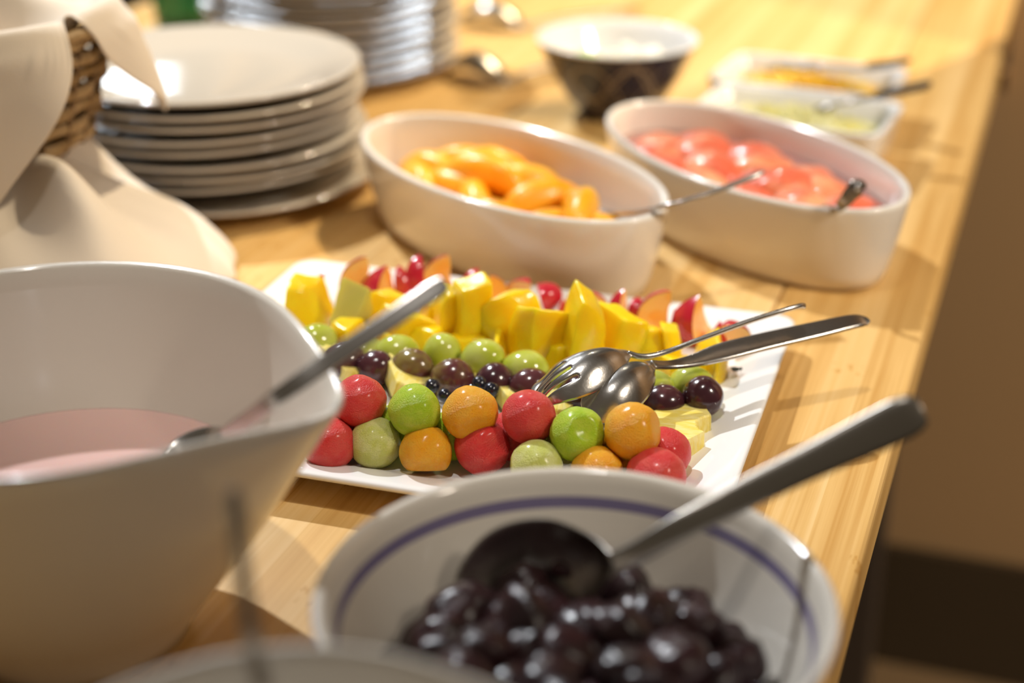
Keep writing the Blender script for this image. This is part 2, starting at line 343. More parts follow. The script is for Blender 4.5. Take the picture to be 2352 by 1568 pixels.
for i, (u, v, r, l, ry, rz, m) in enumerate([(790, 832, .0112, .0128, 80, 15, 'grape_dark'), (861, 846, .0104, .0112, 60, 0, 'grape_dark'), (946, 845, .0112, .0130, 80, -20, 'grape_blush'), (1039, 869, .0112, .0125, 75, -15, 'grape_blush'), (1135, 877, .0105, .0118, 70, 40, 'grape_dark'), (1217, 888, .0105, .012, 80, 20, 'grape_dark'), (1330, 905, .0108, .012, 70, 20, 'grape_dark'), (1430, 925, .0108, .012, 80, 40, 'grape_dark'), (1522, 928, .0108, .0122, 80, 5, 'grape_dark'), (1614, 910, .0112, .0112, 10, 0, 'grape_dark')]):
    o = obj('dark_grape', grape_mesh('dark_grape', M[m], r, l, i + 20), loc=at(u, v, PZ + r + (.003 if u > 1600 else 0)), rot=(0, R(ry), R(rz)))
    dg.append((u, tag(o, None, 'grape', 'dark grapes across the platter')))
row_labels(dg, '%s dark purple grape from the left in the dark row')

# small black berries, each with a tiny calyx crown
bv, bf = sphere(20, 14, lambda v: Vector((v.x, v.y, v.z * .92 - .12 * max(0, v.z - .82))))
bmesh_ = mk('black_berry', bv, bf, M['berry'])
cv, cf = loft([[Vector((r * cos(2 * pi * j / 10) * (1 + .25 * (j % 2)), r * sin(2 * pi * j / 10) * (1 + .25 * (j % 2)), z)) for j in range(10)] for r, z in ((.22, .80), (.30, .93), (.24, .90), (.12, .84))])
cmesh = mk('calyx', cv, cf, M['berry'])
bl = []
for u, v, z, r, rx in [(993, 886, .0235, .0041, 30), (1021, 908, .0245, .0041, -40), (1086, 897, .0225, .0038, 60), (1101, 880, .0265, .0042, 20), (1128, 895, .0265, .0044, -30)]:
    o = tag(obj('black_berry', bmesh_, loc=at(u, v, z), rot=(R(rx), R(rx * .6), 0), scale=(r,) * 3), None, 'berry', 'small black berries on the pineapple')
    obj('calyx', cmesh, o); bl.append((u, o))
row_labels(bl, '%s small black berry from the left on the pineapple')

# pineapple: sectors of a ring with a ragged outer edge
def pine_mesh(ri, ro, ang, th, seed):
    rnd = random.Random(seed); n = 26; inner, outer = [], []
    for i in range(n + 1):
        a = -ang / 2 + ang * i / n
        rr = ro * (1 + .035 * sin(i * 1.9 + seed) + .02 * rnd.uniform(-1, 1)); ii = ri * (1 + .06 * rnd.uniform(-1, 1))
        outer.append((rr * cos(a), rr * sin(a))); inner.append((ii * cos(a), ii * sin(a)))
    rings = []
    for z, o in ((0, .0), (th * .1, .0006), (th * .5, .0008), (th * .92, .0004), (th, -.0004)):
        ring = []
        for x, y in outer: ring.append(Vector((x * (1 + o / ro), y * (1 + o / ro), z )))
        for x, y in reversed(inner): ring.append(Vector((x * (1 - o / max(ri, .003)), y * (1 - o / max(ri, .003)), z)))
        rings.append(ring)
    vs_, fs_ = loft(rings, False, False); N = len(rings[0]); b0 = (len(rings) - 1) * N
    for i in range(n):
        fs_.append((b0 + i, b0 + i + 1, b0 + N - 2 - i, b0 + N - 1 - i)); fs_.append((i + 1, i, N - 1 - i, N - 2 - i))
    return mk('pineapple_piece', vs_, fs_, M['pine'], smooth=False)
for u, v, z, rot, ri, ro, ang, th, lab in [
    (800, 893, PZ + .003, (16, -8, 95), .006, .030, 1.3, .009, 'leftmost pineapple piece beside the white pouring bowl'),
    (905, 925, PZ + .003, (18, 0, 75), .006, .034, 1.15, .010, 'pineapple piece behind the leftmost red and green melon balls'),
    (1050, 925, PZ + .002, (10, 0, 88), .006, .026, 1.2, .008, 'pineapple piece under the small black berries'),
    (1165, 955, PZ + .003, (12, 4, 80), .006, .028, 1.1, .009, 'pineapple piece beside the serving fork tines'),
    (1270, 985, PZ + .002, (8, 0, 85), .006, .030, 1.1, .009, 'pineapple piece hidden below the serving fork'),
    (1646, 1022, PZ + .0006, (1, 0, 163), .0115, .0350, 2.15, .012, 'pineapple piece lying flat at the right end of the platter')]:
    tag(obj('pineapple_piece', pine_mesh(ri, ro, ang, th, int(u)), loc=at(u, v, z), rot=tuple(R(a) for a in rot)), lab, 'pineapple', 'pineapple pieces')

# mango chunks: cut blocks with one curved outer side
def mango_mesh(wd, dp, ht, kind, seed, m):
    rnd = random.Random(seed); n = 7; vs_, fs_ = [], []; rt = [rnd.uniform(-.13, .13), rnd.uniform(-.08, .08), rnd.uniform(-.7, .7), rnd.uniform(-1, 1)]
    def shape(x, y, z):                                # x,y in -1..1, z in 0..1
        X, Y, Z = x * wd / 2, y * dp / 2, z * ht
        if kind == 'wedge': X *= 1 - .75 * z; X += .2 * wd * z
        if kind == 'lens': X *= .30 + .70 * sqrt(max(0, 1 - (2 * abs(z - .42)) ** 2 * .72))
        if kind == 'lump': X *= 1 - .42 * z * z; Y *= 1 - .3 * z * z
        if kind == 'slab': X *= 1 - .12 * z; Y *= 1 - .15 * z
        if kind == 'peak': X *= 1 - .55 * max(0, z - .35); Z += .18 * ht * (x * .5) * z
        Z += ht * z * (rt[0] * x + rt[1] * y); X += wd * rt[2] * y * .5; Y *= 1 + .35 * rt[3] * x
        Y += .20 * dp * cos(x * 1.3) * (1 if y < 0 else .35) * -1 * (.6 + .4 * sin(pi * z))
        q = Vector((X, Y, Z)) ; o = Vector((seed, seed * .7, 0))
        return q + noise.noise_vector(q * 60 + o) * .0016 + noise.noise_vector(q * 170 + o) * .0003
    idx = {}
    def vid(i, j, k):
        key = (i, j, k)
        if key not in idx: idx[key] = len(vs_); vs_.append(shape(2 * i / n - 1, 2 * j / n - 1, k / n))
        return idx[key]
    for a in range(n):
        for b_ in range(n):
            fs_ += [(vid(a, b_, 0), vid(a, b_ + 1, 0), vid(a + 1, b_ + 1, 0), vid(a + 1, b_, 0)), (vid(a, b_, n), vid(a + 1, b_, n), vid(a + 1, b_ + 1, n), vid(a, b_ + 1, n)),
                    (vid(a, 0, b_), vid(a + 1, 0, b_), vid(a + 1, 0, b_ + 1), vid(a, 0, b_ + 1)), (vid(a, n, b_), vid(a, n, b_ + 1), vid(a + 1, n, b_ + 1), vid(a + 1, n, b_)),
                    (vid(0, a, b_), vid(0, a, b_ + 1), vid(0, a + 1, b_ + 1), vid(0, a + 1, b_)), (vid(n, a, b_), vid(n, a + 1, b_), vid(n, a + 1, b_ + 1), vid(n, a, b_ + 1))]
    return mk('mango_chunk', vs_, fs_, m)
mg = []
MANGO = [  # bottom-centre pixel, base height above the well, width and height in pixels, depth (m), kind, spin, lean sideways, lean back, material
    (712, 752, 0, 104, 110, .020, 'lump', 10, -4, 0, 'mango'), (806, 742, .010, 58, 88, .010, 'wedge', 20, 6, 0, 'mango_pale'), (795, 803, 0, 78, 70, .016, 'peak', -15, 4, 0, 'mango'),
    (878, 752, .004, 84, 84, .014, 'lump', 15, 12, 0, 'mango'), (925, 778, .004, 92, 72, .014, 'peak', -20, 18, 0, 'mango'), (983, 748, .004, 42, 72, .014, 'slab', 20, 10, 0, 'mango'),
    (1016, 775, .003, 52, 112, .013, 'lens', 10, 10, 0, 'mango'), (1078, 778, .004, 80, 136, .017, 'slab', 6, 4, 0, 'mango'), (900, 806, 0, 66, 46, .016, 'lump', 0, 0, 0, 'mango'),
    (975, 808, 0, 72, 58, .014, 'peak', 30, 14, 0, 'mango'), (1186, 792, .003, 102, 124, .016, 'lens', -12, -6, 0, 'mango'), (1132, 785, 0, 48, 96, .012, 'lens', 20, 10, 0, 'mango'),
    (1232, 828, .002, 92, 128, .018, 'peak', -24, 10, 0, 'mango'), (1333, 838, .002, 92, 164, .018, 'lens', 14, 5, 0, 'mango'), (1418, 822, 0, 86, 112, .018, 'peak', 5, 3, 0, 'mango'),
    (1488, 822, 0, 78, 76, .016, 'lump', -10, 0, 0, 'mango'), (1540, 826, 0, 52, 84, .015, 'slab', 16, -4, 0, 'mango'), (1632, 848, 0, 76, 72, .014, 'peak', -20, -4, 0, 'mango'),
    (1560, 858, 0, 90, 40, .016, 'slab', 0, 0, 0, 'mango'), (1652, 872, 0, 34, 74, .012, 'slab', 10, 3, 0, 'mango'), (1058, 812, 0, 84, 42, .014, 'lump', 10, 0, 0, 'mango'),
    (1148, 834, 0, 46, 66, .012, 'wedge', -20, -8, 0, 'mango'), (1278, 848, 0, 66, 60, .014, 'slab', 25, 6, 0, 'mango'), (1395, 850, 0, 80, 50, .014, 'lump', 0, 0, 0, 'mango')]
for i, (u, v, dz, wp, hp, dp, kind, spin, lean, back, m) in enumerate(MANGO):
    p = at(u, v, PZ + dz); k = pxsize(p)
    o = obj('mango_chunk', mango_mesh(wp * k, dp, hp * k / .95, kind, i * 3.7 + 1, M[m]), loc=p, rot=(R(-back), R(lean), R(spin * 1.8)))
    mod(o, 'BEVEL', width=.0012, segments=2, limit_method='ANGLE', angle_limit=R(40))
    mg.append((u, tag(o, None, 'mango', 'mango chunks across the platter')))
row_labels(mg, '%s yellow mango chunk from the left in the mango row')

# plum slices: lunes with red skin outside and two orange cut faces
def plum_meshes(ang, Rr, hgt):
    nu, nv = 8, 16; out, skin = [], []
    fv, ff = [], []
    prof_ = [(sin(pi * k / nv), cos(pi * k / nv)) for k in range(nv + 1)]
    rings = []
    for k in range(nv + 1):
        s_, c_ = prof_[k]; pit = .12 * max(0, 1 - (c_ / .55) ** 2) ** .5 if abs(c_) < .55 else 0
        ring = []
        for j in range(nu + 1):
            a = -ang / 2 + ang * j / nu; ring.append(Vector((s_ * Rr * cos(a), s_ * Rr * sin(a), c_ * hgt)))
        ring += [Vector((pit * Rr * cos(ang / 2), pit * Rr * sin(ang / 2), c_ * hgt)), Vector((pit * Rr * cos(ang / 2) * .9, 0, c_ * hgt)), Vector((pit * Rr * cos(-ang / 2), pit * Rr * sin(-ang / 2), c_ * hgt))]
        rings.append(ring)
    flesh = mk('plum_slice', *loft(rings), M['plum_flesh'], smooth=False)
    sv, sf = loft([[Vector((p[0] * Rr * 1.02 * cos(-ang / 2 + ang * j / nu), p[0] * Rr * 1.02 * sin(-ang / 2 + ang * j / nu), p[1] * hgt * 1.02)) for j in range(nu + 1)] for p in prof_], False, False, False)
    return flesh, mk('skin', sv, sf, M['plum_skin'])
ps = []
PLUM = [  # centre pixel, height above well, width px, height px, facing (deg the skin points, 270 = camera), lean, opening angle
    (742, 655, .008, 36, 58, 250, 10, 50), (823, 646, .014, 78, 112, 165, 10, 55), (878, 666, .012, 84, 110, 212, 20, 62), (922, 664, .012, 40, 86, 285, -15, 60), (957, 650, .014, 56, 104, 258, -12, 55),
    (1010, 642, .014, 72, 112, 158, 6, 62), (1140, 678, .011, 50, 92, 28, 6, 55), (1195, 682, .010, 62, 84, 128, -16, 55), (1256, 694, .009, 58, 64, 300, -30, 60), (1292, 708, .008, 40, 44, 280, 30, 60),
    (1368, 712, .010, 52, 84, 22, -14, 55), (1427, 708, .011, 46, 84, 215, 14, 55), (1508, 722, .013, 76, 112, 152, 0, 60), (1594, 734, .013, 84, 114, 208, 24, 66), (1652, 768, .008, 84, 74, 262, 40, 65), (1690, 782, .008, 60, 84, 26, -20, 60), (1325, 702, .009, 52, 76, 148, 8, 58), (1462, 722, .008, 44, 60, 262, -18, 58), (1550, 745, .008, 46, 64, 284, 16, 58), (1085, 668, .009, 48, 84, 240, -8, 58)]
for i, (u, v, dz, wp, hp, face, lean, ang) in enumerate(PLUM):
    p = at(u, v, PZ + dz); k = pxsize(p); hgt = hp * k / .89 / 2; Rr = wp * k * (.9 if 60 < face % 180 < 120 else 1.0)
    fm, sm = plum_meshes(R(ang), Rr, hgt)
    o = obj('plum_slice', fm, loc=p - Vector((cos(R(face)), sin(R(face)), 0)) * Rr * .45, rot=(0, R(lean), R(face)))
    obj('skin', sm, o); ps.append((u, tag(o, None, 'plum', 'plum slices along the back of the platter')))
row_labels(ps, '%s red-skinned plum slice from the left along the back row')

# a fly on the platter
fp = at(1690, 853, .0172)
fy = thing('fly', 'tiny black fly on the white platter rim beside the grapes', 'fly', fp, rot=(0, 0, R(15)))
obj('body', mk('body', *sphere(14, 10, lambda v: Vector((v.x * .0027, v.y * .0012, v.z * .0011 + .0014))), M['fly']), fy)
obj('head', mk('head', *sphere(10, 8, lambda v: Vector((v.x * .0009 + .003, v.y * .0011, v.z * .0009 + .0014))), M['fly']), fy)
for s in (-1, 1):
    obj('wing', mk('wing', *sphere(10, 6, lambda v: Vector((v.x * .002 - .0014, v.y * .0008 + s * .0008, v.z * .00008 + .0025))), M['wing']), fy)
    for k in (-1, 0, 1):
        obj('leg', mk('leg', *tube([(k * .001, s * .0008, .0012), (k * .0016, s * .0019, .0018), (k * .002, s * .0026, 0)], .00012, 5), M['fly']), fy)

# ---------------------------------------------------------------- cutlery
def strip(name, st, up, m, parent, origin, n=40, nt=12, cols=None, slit=None, thick=.0013):
    S = cr([(*p, w_, d_) for p, w_, d_ in st], n); up = Vector(up); vs_, fs_ = [], []
    ts = cols or [-1 + 2 * j / nt for j in range(nt + 1)]
    for i, s in enumerate(S):
        p = Vector(s[:3]); t = (Vector(S[min(i + 1, n - 1)][:3]) - Vector(S[max(i - 1, 0)][:3])).normalized()
        sd = t.cross(up).normalized(); nm = sd.cross(t)
        for q in ts: vs_.append(p + sd * s[3] * q - nm * s[4] * (1 - q * q) - Vector(origin))
    K = len(ts)
    for i in range(n - 1):
        for j in range(K - 1):
            if slit and i < slit[0] and j in slit[1]: continue
            fs_.append((i * K + j, (i + 1) * K + j, (i + 1) * K + j + 1, i * K + j + 1))
    o = obj(name, mk(name, vs_, fs_, m), parent)
    mod(o, 'SOLIDIFY', thickness=thick, offset=0); mod(o, 'SUBSURF', levels=1, render_levels=1)
    return o
def cutlery(name, label, cat, bowl, handle, up, m, bowl_name='bowl', hthick=.0026, hup=None, mh=None, **kw):
    org = Vector(bowl[len(bowl) // 2][0]); t = thing(name, label, cat, org)
    strip(bowl_name, bowl, up, m, t, org, **kw)
    strip('handle', handle, hup or up, mh or m, t, org, n=36, nt=6, thick=hthick)
    return t
def A(u, v, z): return tuple(at(u, v, z))
# the serving fork (slotted) and the serving spoon lie back up, across the grapes
fk = [(A(1236, 918, .0385), .0035, -.0005), (A(1252, 905, .0405), .0105, -.003), (A(1300, 880, .0450), .0150, -.008), (A(1350, 855, .0480), .0150, -.0100), (A(1395, 832, .0500), .0115, -.0075), (A(1428, 816, .0505), .0055, -.0022), (A(1446, 812, .0500), .0028, -.0004)]
fh = [(A(1440, 812, .0500), .0030, -.0006), (A(1478, 819, .0485), .0023, 0), (A(1530, 808, .0490), .0026, 0), (A(1600, 782, .0525), .0040, 0), (A(1700, 745, .0575), .0048, 0), (A(1790, 716, .0615), .0052, 0), (A(1832, 704, .0625), .0046, 0), (A(1848, 704, .0620), .0018, 0)]
cutlery('serving_fork', 'slotted steel serving fork lying back up over the spoon', 'fork', fk, fh, (.25, -.05, 1), M['steel'], 'head', cols=[-1, -.85, -.60, -.48, -.36, -.18, -.06, .06, .22, .36, .48, .60, .85, 1], slit=(15, (3, 6, 9)), hup=(0, .55, .8))
sk = [(A(1345, 958, .0330), .0020, -.0005), (A(1362, 947, .0345), .0090, -.0025), (A(1400, 915, .0385), .0140, -.0085), (A(1440, 882, .0415), .0135, -.0095), (A(1470, 858, .0430), .0095, -.006), (A(1488, 843, .0435), .0045, -.0015), (A(1502, 836, .0430), .0026, -.0003)]
sh = [(A(1496, 838, .0432), .0028, -.0005), (A(1535, 838, .0405), .0026, 0), (A(1590, 829, .0400), .0040, 0), (A(1660, 808, .0420), .0062, 0), (A(1760, 783, .0440), .0060, 0), (A(1880, 756, .0460), .0056, 0), (A(1960, 738, .0470), .0048, 0), (A(1985, 738, .0460), .0034, 0), (A(1996, 743, .0450), .0014, 0)]
cutlery('serving_spoon', 'steel serving spoon lying back up under the slotted fork', 'spoon', sk, sh, (.3, -.25, 1), M['steel'], hup=(-.1, -.45, .9))

# ---------------------------------------------------------------- oval dishes
DA, DB, DH = .142, .0725, .062
oprof = [(-.030, .0035), (-.024, 0), (-.018, 0), (-.013, .003), (-.0095, .012), (-.005, .030), (-.0015, .050), (0, .0585), (0, .0612), (-.0015, .0620), (-.0042, .0618), (-.0058, .060), (-.0072, .050), (-.0105, .030), (-.016, .013), (-.024, .0075), (-.045, .0062)]
def oval(o, z, seg=96, a=DA, b_=DB): return [Vector(((a + o) * cos(2 * pi * j / seg), (b_ + o) * sin(2 * pi * j / seg), z)) for j in range(seg)]
dmesh = mk('oval_dish', *loft([oval(o, z) for o, z in oprof]), M['dish'])
D1, T1 = Vector((-.004, 1.0405, 0)), -.891
D2, T2 = Vector((.1663, 1.069, 0)), -1.025
tag(obj('oval_dish', dmesh, loc=D1, rot=(0, 0, T1)), 'cream oval dish of orange peach slices behind the platter', 'dish', 'oval serving dishes')
tag(obj('oval_dish', dmesh, loc=D2, rot=(0, 0, T2)), 'cream oval dish of pink fruit near the table edge', 'dish', 'oval serving dishes')
def pool(name, c, th, z, off, m, label):
    v, f = loft([oval(off - .02, z - .004), oval(off - .002, z - .003), oval(off, z), oval(off - .004, z + .0003), oval(off - .03, z + .0002)])
    return tag(obj(name, mk(name, v, f, m), loc=c, rot=(0, 0, th)), label, 'syrup')
pool('peach_syrup', D1, T1, .024, -.0125, M['peach_syrup'], 'orange syrup pooled around the peach slices')
pool('fruit_syrup', D2, T2, .040, -.0092, M['guava_syrup'], 'pink syrup around the poached fruit halves')
# peach slices: fat crescents
def crescent(L_, wd, bend, seed):
    rings = []
    for i in range(15):
        t = i / 14 * 2 - 1; r = wd * max(.05, (1 - t * t) ** .55); a = t * bend
        c = Vector((L_ * sin(a) / bend, 0, L_ * (cos(a) - cos(bend)) / bend)); tn = Vector((cos(a), 0, -sin(a))); up = Vector((sin(a), 0, cos(a)))
        rings.append([c + Vector((0, 1, 0)) * r * cos(2 * pi * j / 14) * .75 + up * r * sin(2 * pi * j / 14) * (1.0 if sin(2 * pi * j / 14) > 0 else .6) for j in range(14)])
    v, f = loft(rings); o = Vector((seed, 0, 0))
    return mk('peach_slice', [p + noise.noise_vector(p * 60 + o) * .0012 for p in v], f, M['peach'])
def dloc(c, th, x, y, z): return c + Vector((x * cos(th) - y * sin(th), x * sin(th) + y * cos(th), z))
PEACH = [(-.086, 0, .030, 10), (-.075, .022, .034, 40), (-.068, -.022, .030, -20), (-.045, .020, .040, 60), (-.040, -.018, .033, 15), (-.012, .022, .036, 35), (-.008, -.022, .033, -30), (.020, .016, .035, 75), (.022, -.026, .031, 20), (.052, .020, .036, -35), (.055, -.014, .034, 60), (.082, .008, .034, 15), (.078, -.018, .028, 60), (-.024, 0, .044, 25), (.066, .004, .044, -50)]
dn = ['far left end', 'far left side', 'near left side']
for i, (x, y, z, a) in enumerate(PEACH):
    o = obj('peach_slice', crescent(.034, .0155, .6, i), loc=dloc(D1, T1, x * 1.06, y, z - .009), rot=(R(random.uniform(-25, 25)), R(random.uniform(-10, 10)), T1 + R(a)))
    tag(o, '%s orange peach slice from the left end of the oval dish' % ORD[i], 'peach slice', 'peach slices in syrup')
# pink fruit halves
def half(seed):
    o = Vector((seed * 3, 1, 0))
    return mk('fruit_half', *sphere(24, 16, lambda v: Vector((v.x * .027, v.y * .021, (v.z if v.z > 0 else v.z * .35) * .017)) * (1 + .10 * noise.noise(v * 1.6 + o))), M['guava'])
GU = [(-.098, -.002, .036, 0), (-.086, .022, .036, 50), (-.080, -.022, .036, 20), (-.062, .010, .040, 80), (-.052, -.030, .035, -15), (-.040, .036, .037, 30), (-.028, -.008, .041, 10), (-.014, .024, .040, 60), (-.006, -.032, .036, 5), (.018, .038, .036, 20), (.020, -.004, .042, -30), (.040, -.030, .038, 15), (.050, .022, .041, 40), (.070, -.008, .042, -10), (.082, .024, .036, 60), (.092, -.016, .037, 20), (.040, .002, .046, 70)]
for i, (x, y, z, a) in enumerate(GU):
    o = obj('fruit_half', half(i), loc=dloc(D2, T2, x, y, z - .005), rot=(R(random.uniform(-18, 18)), R(random.uniform(-18, 18)), T2 + R(a)))
    tag(o, '%s pink poached fruit half from the far end of its oval dish' % ORD[i], 'fruit half', 'poached fruit halves in syrup')
# their spoons
pb = [(A(1300, 470, .030), .004, .001), (A(1325, 478, .030), .014, .006), (A(1370, 488, .035), .016, .007), (A(1410, 492, .045), .006, .002), (A(1425, 490, .050), .003, 0)]
ph = [(A(1420, 491, .049), .003, 0), (A(1470, 487, .059), .0028, 0), (A(1540, 470, .070), .0030, 0), (A(1640, 440, .076), .0038, 0), (A(1720, 409, .082), .0044, 0), (A(1752, 394, .085), .0028, 0)]
cutlery('spoon', 'steel spoon with its handle across from the peach dish to the pink fruit', 'spoon', pb, ph, (0, .3, 1), M['steel'])
gb = [(A(1790, 440, .034), .004, .001), (A(1810, 446, .034), .014, .006), (A(1850, 458, .038), .016, .007), (A(1890, 470, .046), .006, .002), (A(1905, 474, .051), .003, 0)]
gh = [(A(1900, 473, .050), .003, 0), (A(1915, 480, .062), .0030, 0), (A(1935, 468, .068), .0040, 0), (A(1955, 445, .075), .0050, 0), (A(1972, 428, .080), .0056, 0), (A(1982, 432, .080), .0030, 0)]
cutlery('spoon', 'short dark steel spoon sticking out of the pink fruit dish', 'spoon', gb, gh, (0, .3, 1), M['dull_steel'], hup=(.3, -.6, .7))

# ---------------------------------------------------------------- round prune bowl
QC = Vector((.0225, .4815, 0)); QR = .0945
qp = [(.002, .004), (.034, .004), (.036, 0), (.041, 0), (.042, .006), (.058, .016), (.074, .033), (.086, .056), (.0925, .074), (.0943, .0786), (.0945, .0800), (.0938, .0810), (.0922, .0812), (.0905, .0800), (.0885, .0760), (.0868, .0713), (.0850, .0668), (.0838, .0640), (.078, .050), (.067, .031), (.052, .0175), (.030, .0105), (.004, .0095)]
qv, qf = lathe(qp, 96); qi = []
for i in range(len(qp) - 1): qi += [(2 if i in (9, 10) else 1 if i in (15,) else 0)] * 96
qi += [0] * (len(qf) - len(qi))
tag(obj('round_bowl', mk('round_bowl', qv, qf, [M['ceramic'], M['stripe'], M['rimline']], qi), loc=QC), 'round white bowl with a purple inner line, full of prunes', 'bowl')
sv, sf = lathe([(.03, .030), (.062, .030), (.066, .034), (.06, .0342), (.02, .0342)], 64)
tag(obj('prune_syrup', mk('prune_syrup', sv, sf, M['prune_syrup']), loc=QC), 'brown syrup at the edge of the prunes', 'syrup')
def prune(seed):
    o = Vector((seed * 5, 2, 0))
    def f(v):
        k = 1 + .16 * noise.noise(v * 1.5 + o) + .10 * abs(noise.noise(v * 3.4 + o)) + .05 * noise.noise(v * 8 + o)
        return Vector((v.x * .0150, v.y * .0120, v.z * .0098)) * k
    return mk('prune', *sphere(28, 18, f), M['prune'])
pm = [prune(i) for i in range(9)]; cnt = 0; placed = []
for layer, (z, rmax, n) in enumerate(((.038, .066, 30), (.048, .062, 26), (.057, .048, 14))):
    tries = 0; k = 0
    while k < n and tries < 4000:
        tries += 1; a = random.uniform(0, 2 * pi); r = rmax * sqrt(random.random()); p = QC + Vector((r * cos(a), r * sin(a), z + random.uniform(-.003, .003)))
        if layer == 2 and p.y > QC.y + .02: continue
        if any((p - q).length < .0158 for q in placed): continue
        placed.append(p); k += 1
        tag(obj('prune', random.choice(pm), loc=p, rot=(random.uniform(-.7, .7), random.uniform(-.7, .7), random.uniform(0, 6.3)), scale=(random.uniform(.85, 1.08),) * 3), 'glossy dark stewed prune heaped in the purple-lined round bowl', 'prune', 'prunes in the round bowl')
# the big serving spoon in the prunes, hollow side towards the camera
lb_ = [(A(1075, 1385, .047), .005, .001), (A(1098, 1368, .049), .015, .005), (A(1175, 1338, .055), .0225, .011), (A(1275, 1312, .062), .0215, .011), (A(1355, 1298, .068), .013, .006), (A(1400, 1296, .0735), .0055, .001), (A(1420, 1292, .0755), .0042, 0)]
lh = [(A(1405, 1296, .074), .0045, 0), (A(1460, 1270, .0790), .0044, -.0008), (A(1560, 1212, .0880), .0050, -.0012), (A(1700, 1140, .0970), .0058, -.0016), (A(1860, 1062, .1080), .0066, -.0018), (A(2000, 995, .1180), .0080, -.0020), (A(2085, 955, .1245), .0082, -.0020), (A(2118, 940, .1270), .0052, -.001)]
cutlery('large_serving_spoon', 'large steel serving spoon with a broad handle, resting in the prunes', 'spoon', lb_, lh, (-.25, -1, .55), M['dull_steel'], hup=(.2, -.75, .6), hthick=.0030)

# ---------------------------------------------------------------- bowls with a pouring lip
def lipped(RR, HH, foot, lip=.32):
    P = [(-1, .004), (foot - .012, .004), (foot - .008, 0), (foot, 0), (foot + .002, .006), (.62, .20), (.80, .42), (.92, .68), (.985, .92), (1, .985), (.995, 1.0), (.975, 1.0), (.962, .985), (.945, .92), (.885, .68), (.765, .42), (.58, .20), (.40, .10), (.05, .085)]
    rings = []; seg = 128
    for q, (r, z) in enumerate(P):
        rr = .004 if r < 0 else (r * RR if q > 4 else r); zz = z * HH if q > 4 else z
        ring = []
        for j in range(seg):
            a = 2 * pi * j / seg - pi; e = exp(-(a / .42) ** 2); k = max(0, (zz / HH - .25) / .75) ** 1.6
            ring.append(Vector((rr * (1 + lip * e * k) * cos(a), rr * (1 + lip * e * k) * sin(a) * (1 - .25 * e * k), zz - .010 * e * k)))
        rings.append(ring)
    return mk('pouring_bowl', *loft(rings), M['ceramic'])
BC = Vector((-.189, .580, 0))
tag(obj('pouring_bowl', lipped(.1035, .130, .048, .21), loc=BC, rot=(0, 0, R(-12))), 'large white pouring bowl of pink yogurt left of the platter', 'bowl', 'white bowls with a pouring lip')
yv, yf = lathe([(.03, .060), (.081, .0605), (.0845, .064), (.081, .0645), (.03, .0645)], 72)
tag(obj('yogurt', mk('yogurt', yv, yf, M['yogurt']), loc=BC), 'smooth pink yogurt in the large white pouring bowl', 'yogurt')
FC = Vector((-.053, .294, 0))
tag(obj('pouring_bowl', lipped(.089, .130, .044, .06), loc=FC, rot=(0, 0, R(52))), 'white bowl cut off by the bottom edge, nearest the camera', 'bowl', 'white bowls with a pouring lip')
yb = [(A(395, 1075, .068), .004, .001), (A(410, 1066, .068), .014, .005), (A(445, 1046, .072), .018, .007), (A(490, 1018, .083), .010, .003), (A(520, 998, .092), .0036, 0)]
yh = [(A(512, 1003, .090), .0036, 0), (A(560, 968, .105), .0036, 0), (A(630, 918, .127), .0036, 0), (A(760, 826, .140), .0038, 0), (A(900, 732, .152), .0040, 0), (A(1000, 664, .160), .0042, 0), (A(1024, 648, .162), .0026, 0)]
cutlery('long_spoon', 'long steel spoon leaning out of the pink yogurt bowl over the mango', 'spoon', yb, yh, (-.2, -.3, 1), M['steel'], hthick=.0022, hup=(-.3, -.9, .5))
fb_ = [(A(640, 1790, .080), .004, .001), (A(636, 1760, .080), .014, .006), (A(625, 1690, .090), .016, .006), (A(612, 1620, .108), .006, .002), (A(606, 1590, .115), .0026, 0)]
fh_ = [(A(608, 1600, .113), .0026, 0), (A(585, 1500, .136), .0024, 0), (A(565, 1380, .150), .0024, 0), (A(550, 1250, .160), .0024, 0), (A(540, 1150, .168), .0026, 0), (A(538, 1125, .170), .0014, 0)]
cutlery('thin_spoon', 'thin dark spoon handle standing up from the nearest white bowl', 'spoon', fb_, fh_, (0, .5, 1), M['dull_steel'], hup=(0, -1, .6), hthick=.0022)

# ---------------------------------------------------------------- plate stacks
def plate_mesh(r):
    p = [(.002, .0022), (r * .60, .0022), (r * .61, 0), (r * .66, 0), (r * .67, .0025), (r * .80, .0070), (r * .96, .0125), (r * .995, .0142), (r, .0154), (r * .992, .0165), (r * .975, .0164), (r * .80, .0108), (r * .68, .0066), (r * .60, .0056), (.004, .0056)]
    v, f = lathe(p, 96)
    return mk('dinner_plate', v, f, M['plate'])
p1, p2 = plate_mesh(.120), plate_mesh(.123)
S1, S2 = Vector((-.236, 1.190, 0)), Vector((-.176, 1.530, 0))
offs = [0, .001, .003, -.001, .002, -.002, .001, -.003, .002]
n1 = 9
for i in range(n1):
    dx, dy = [(.012, -.010), (-.002, .004), (.006, 0), (.003, -.004), (-.003, .002), (-.002, -.003), (.003, 0), (.002, -.004), (0, 0)][i]
    o = obj('dinner_plate', p1, loc=S1 + Vector((dx, dy, i * .0094 + (.003 if i else 0))), rot=(0, 0, i))
    k = n1 - 1 - i
    tag(o, 'cream dinner plate, %s of the front stack beside the basket' % ('on top' if k == 0 else ORD[k] + ' below the top' if i else 'at the bottom'), 'plate', 'front stack of plates')
n2 = 15
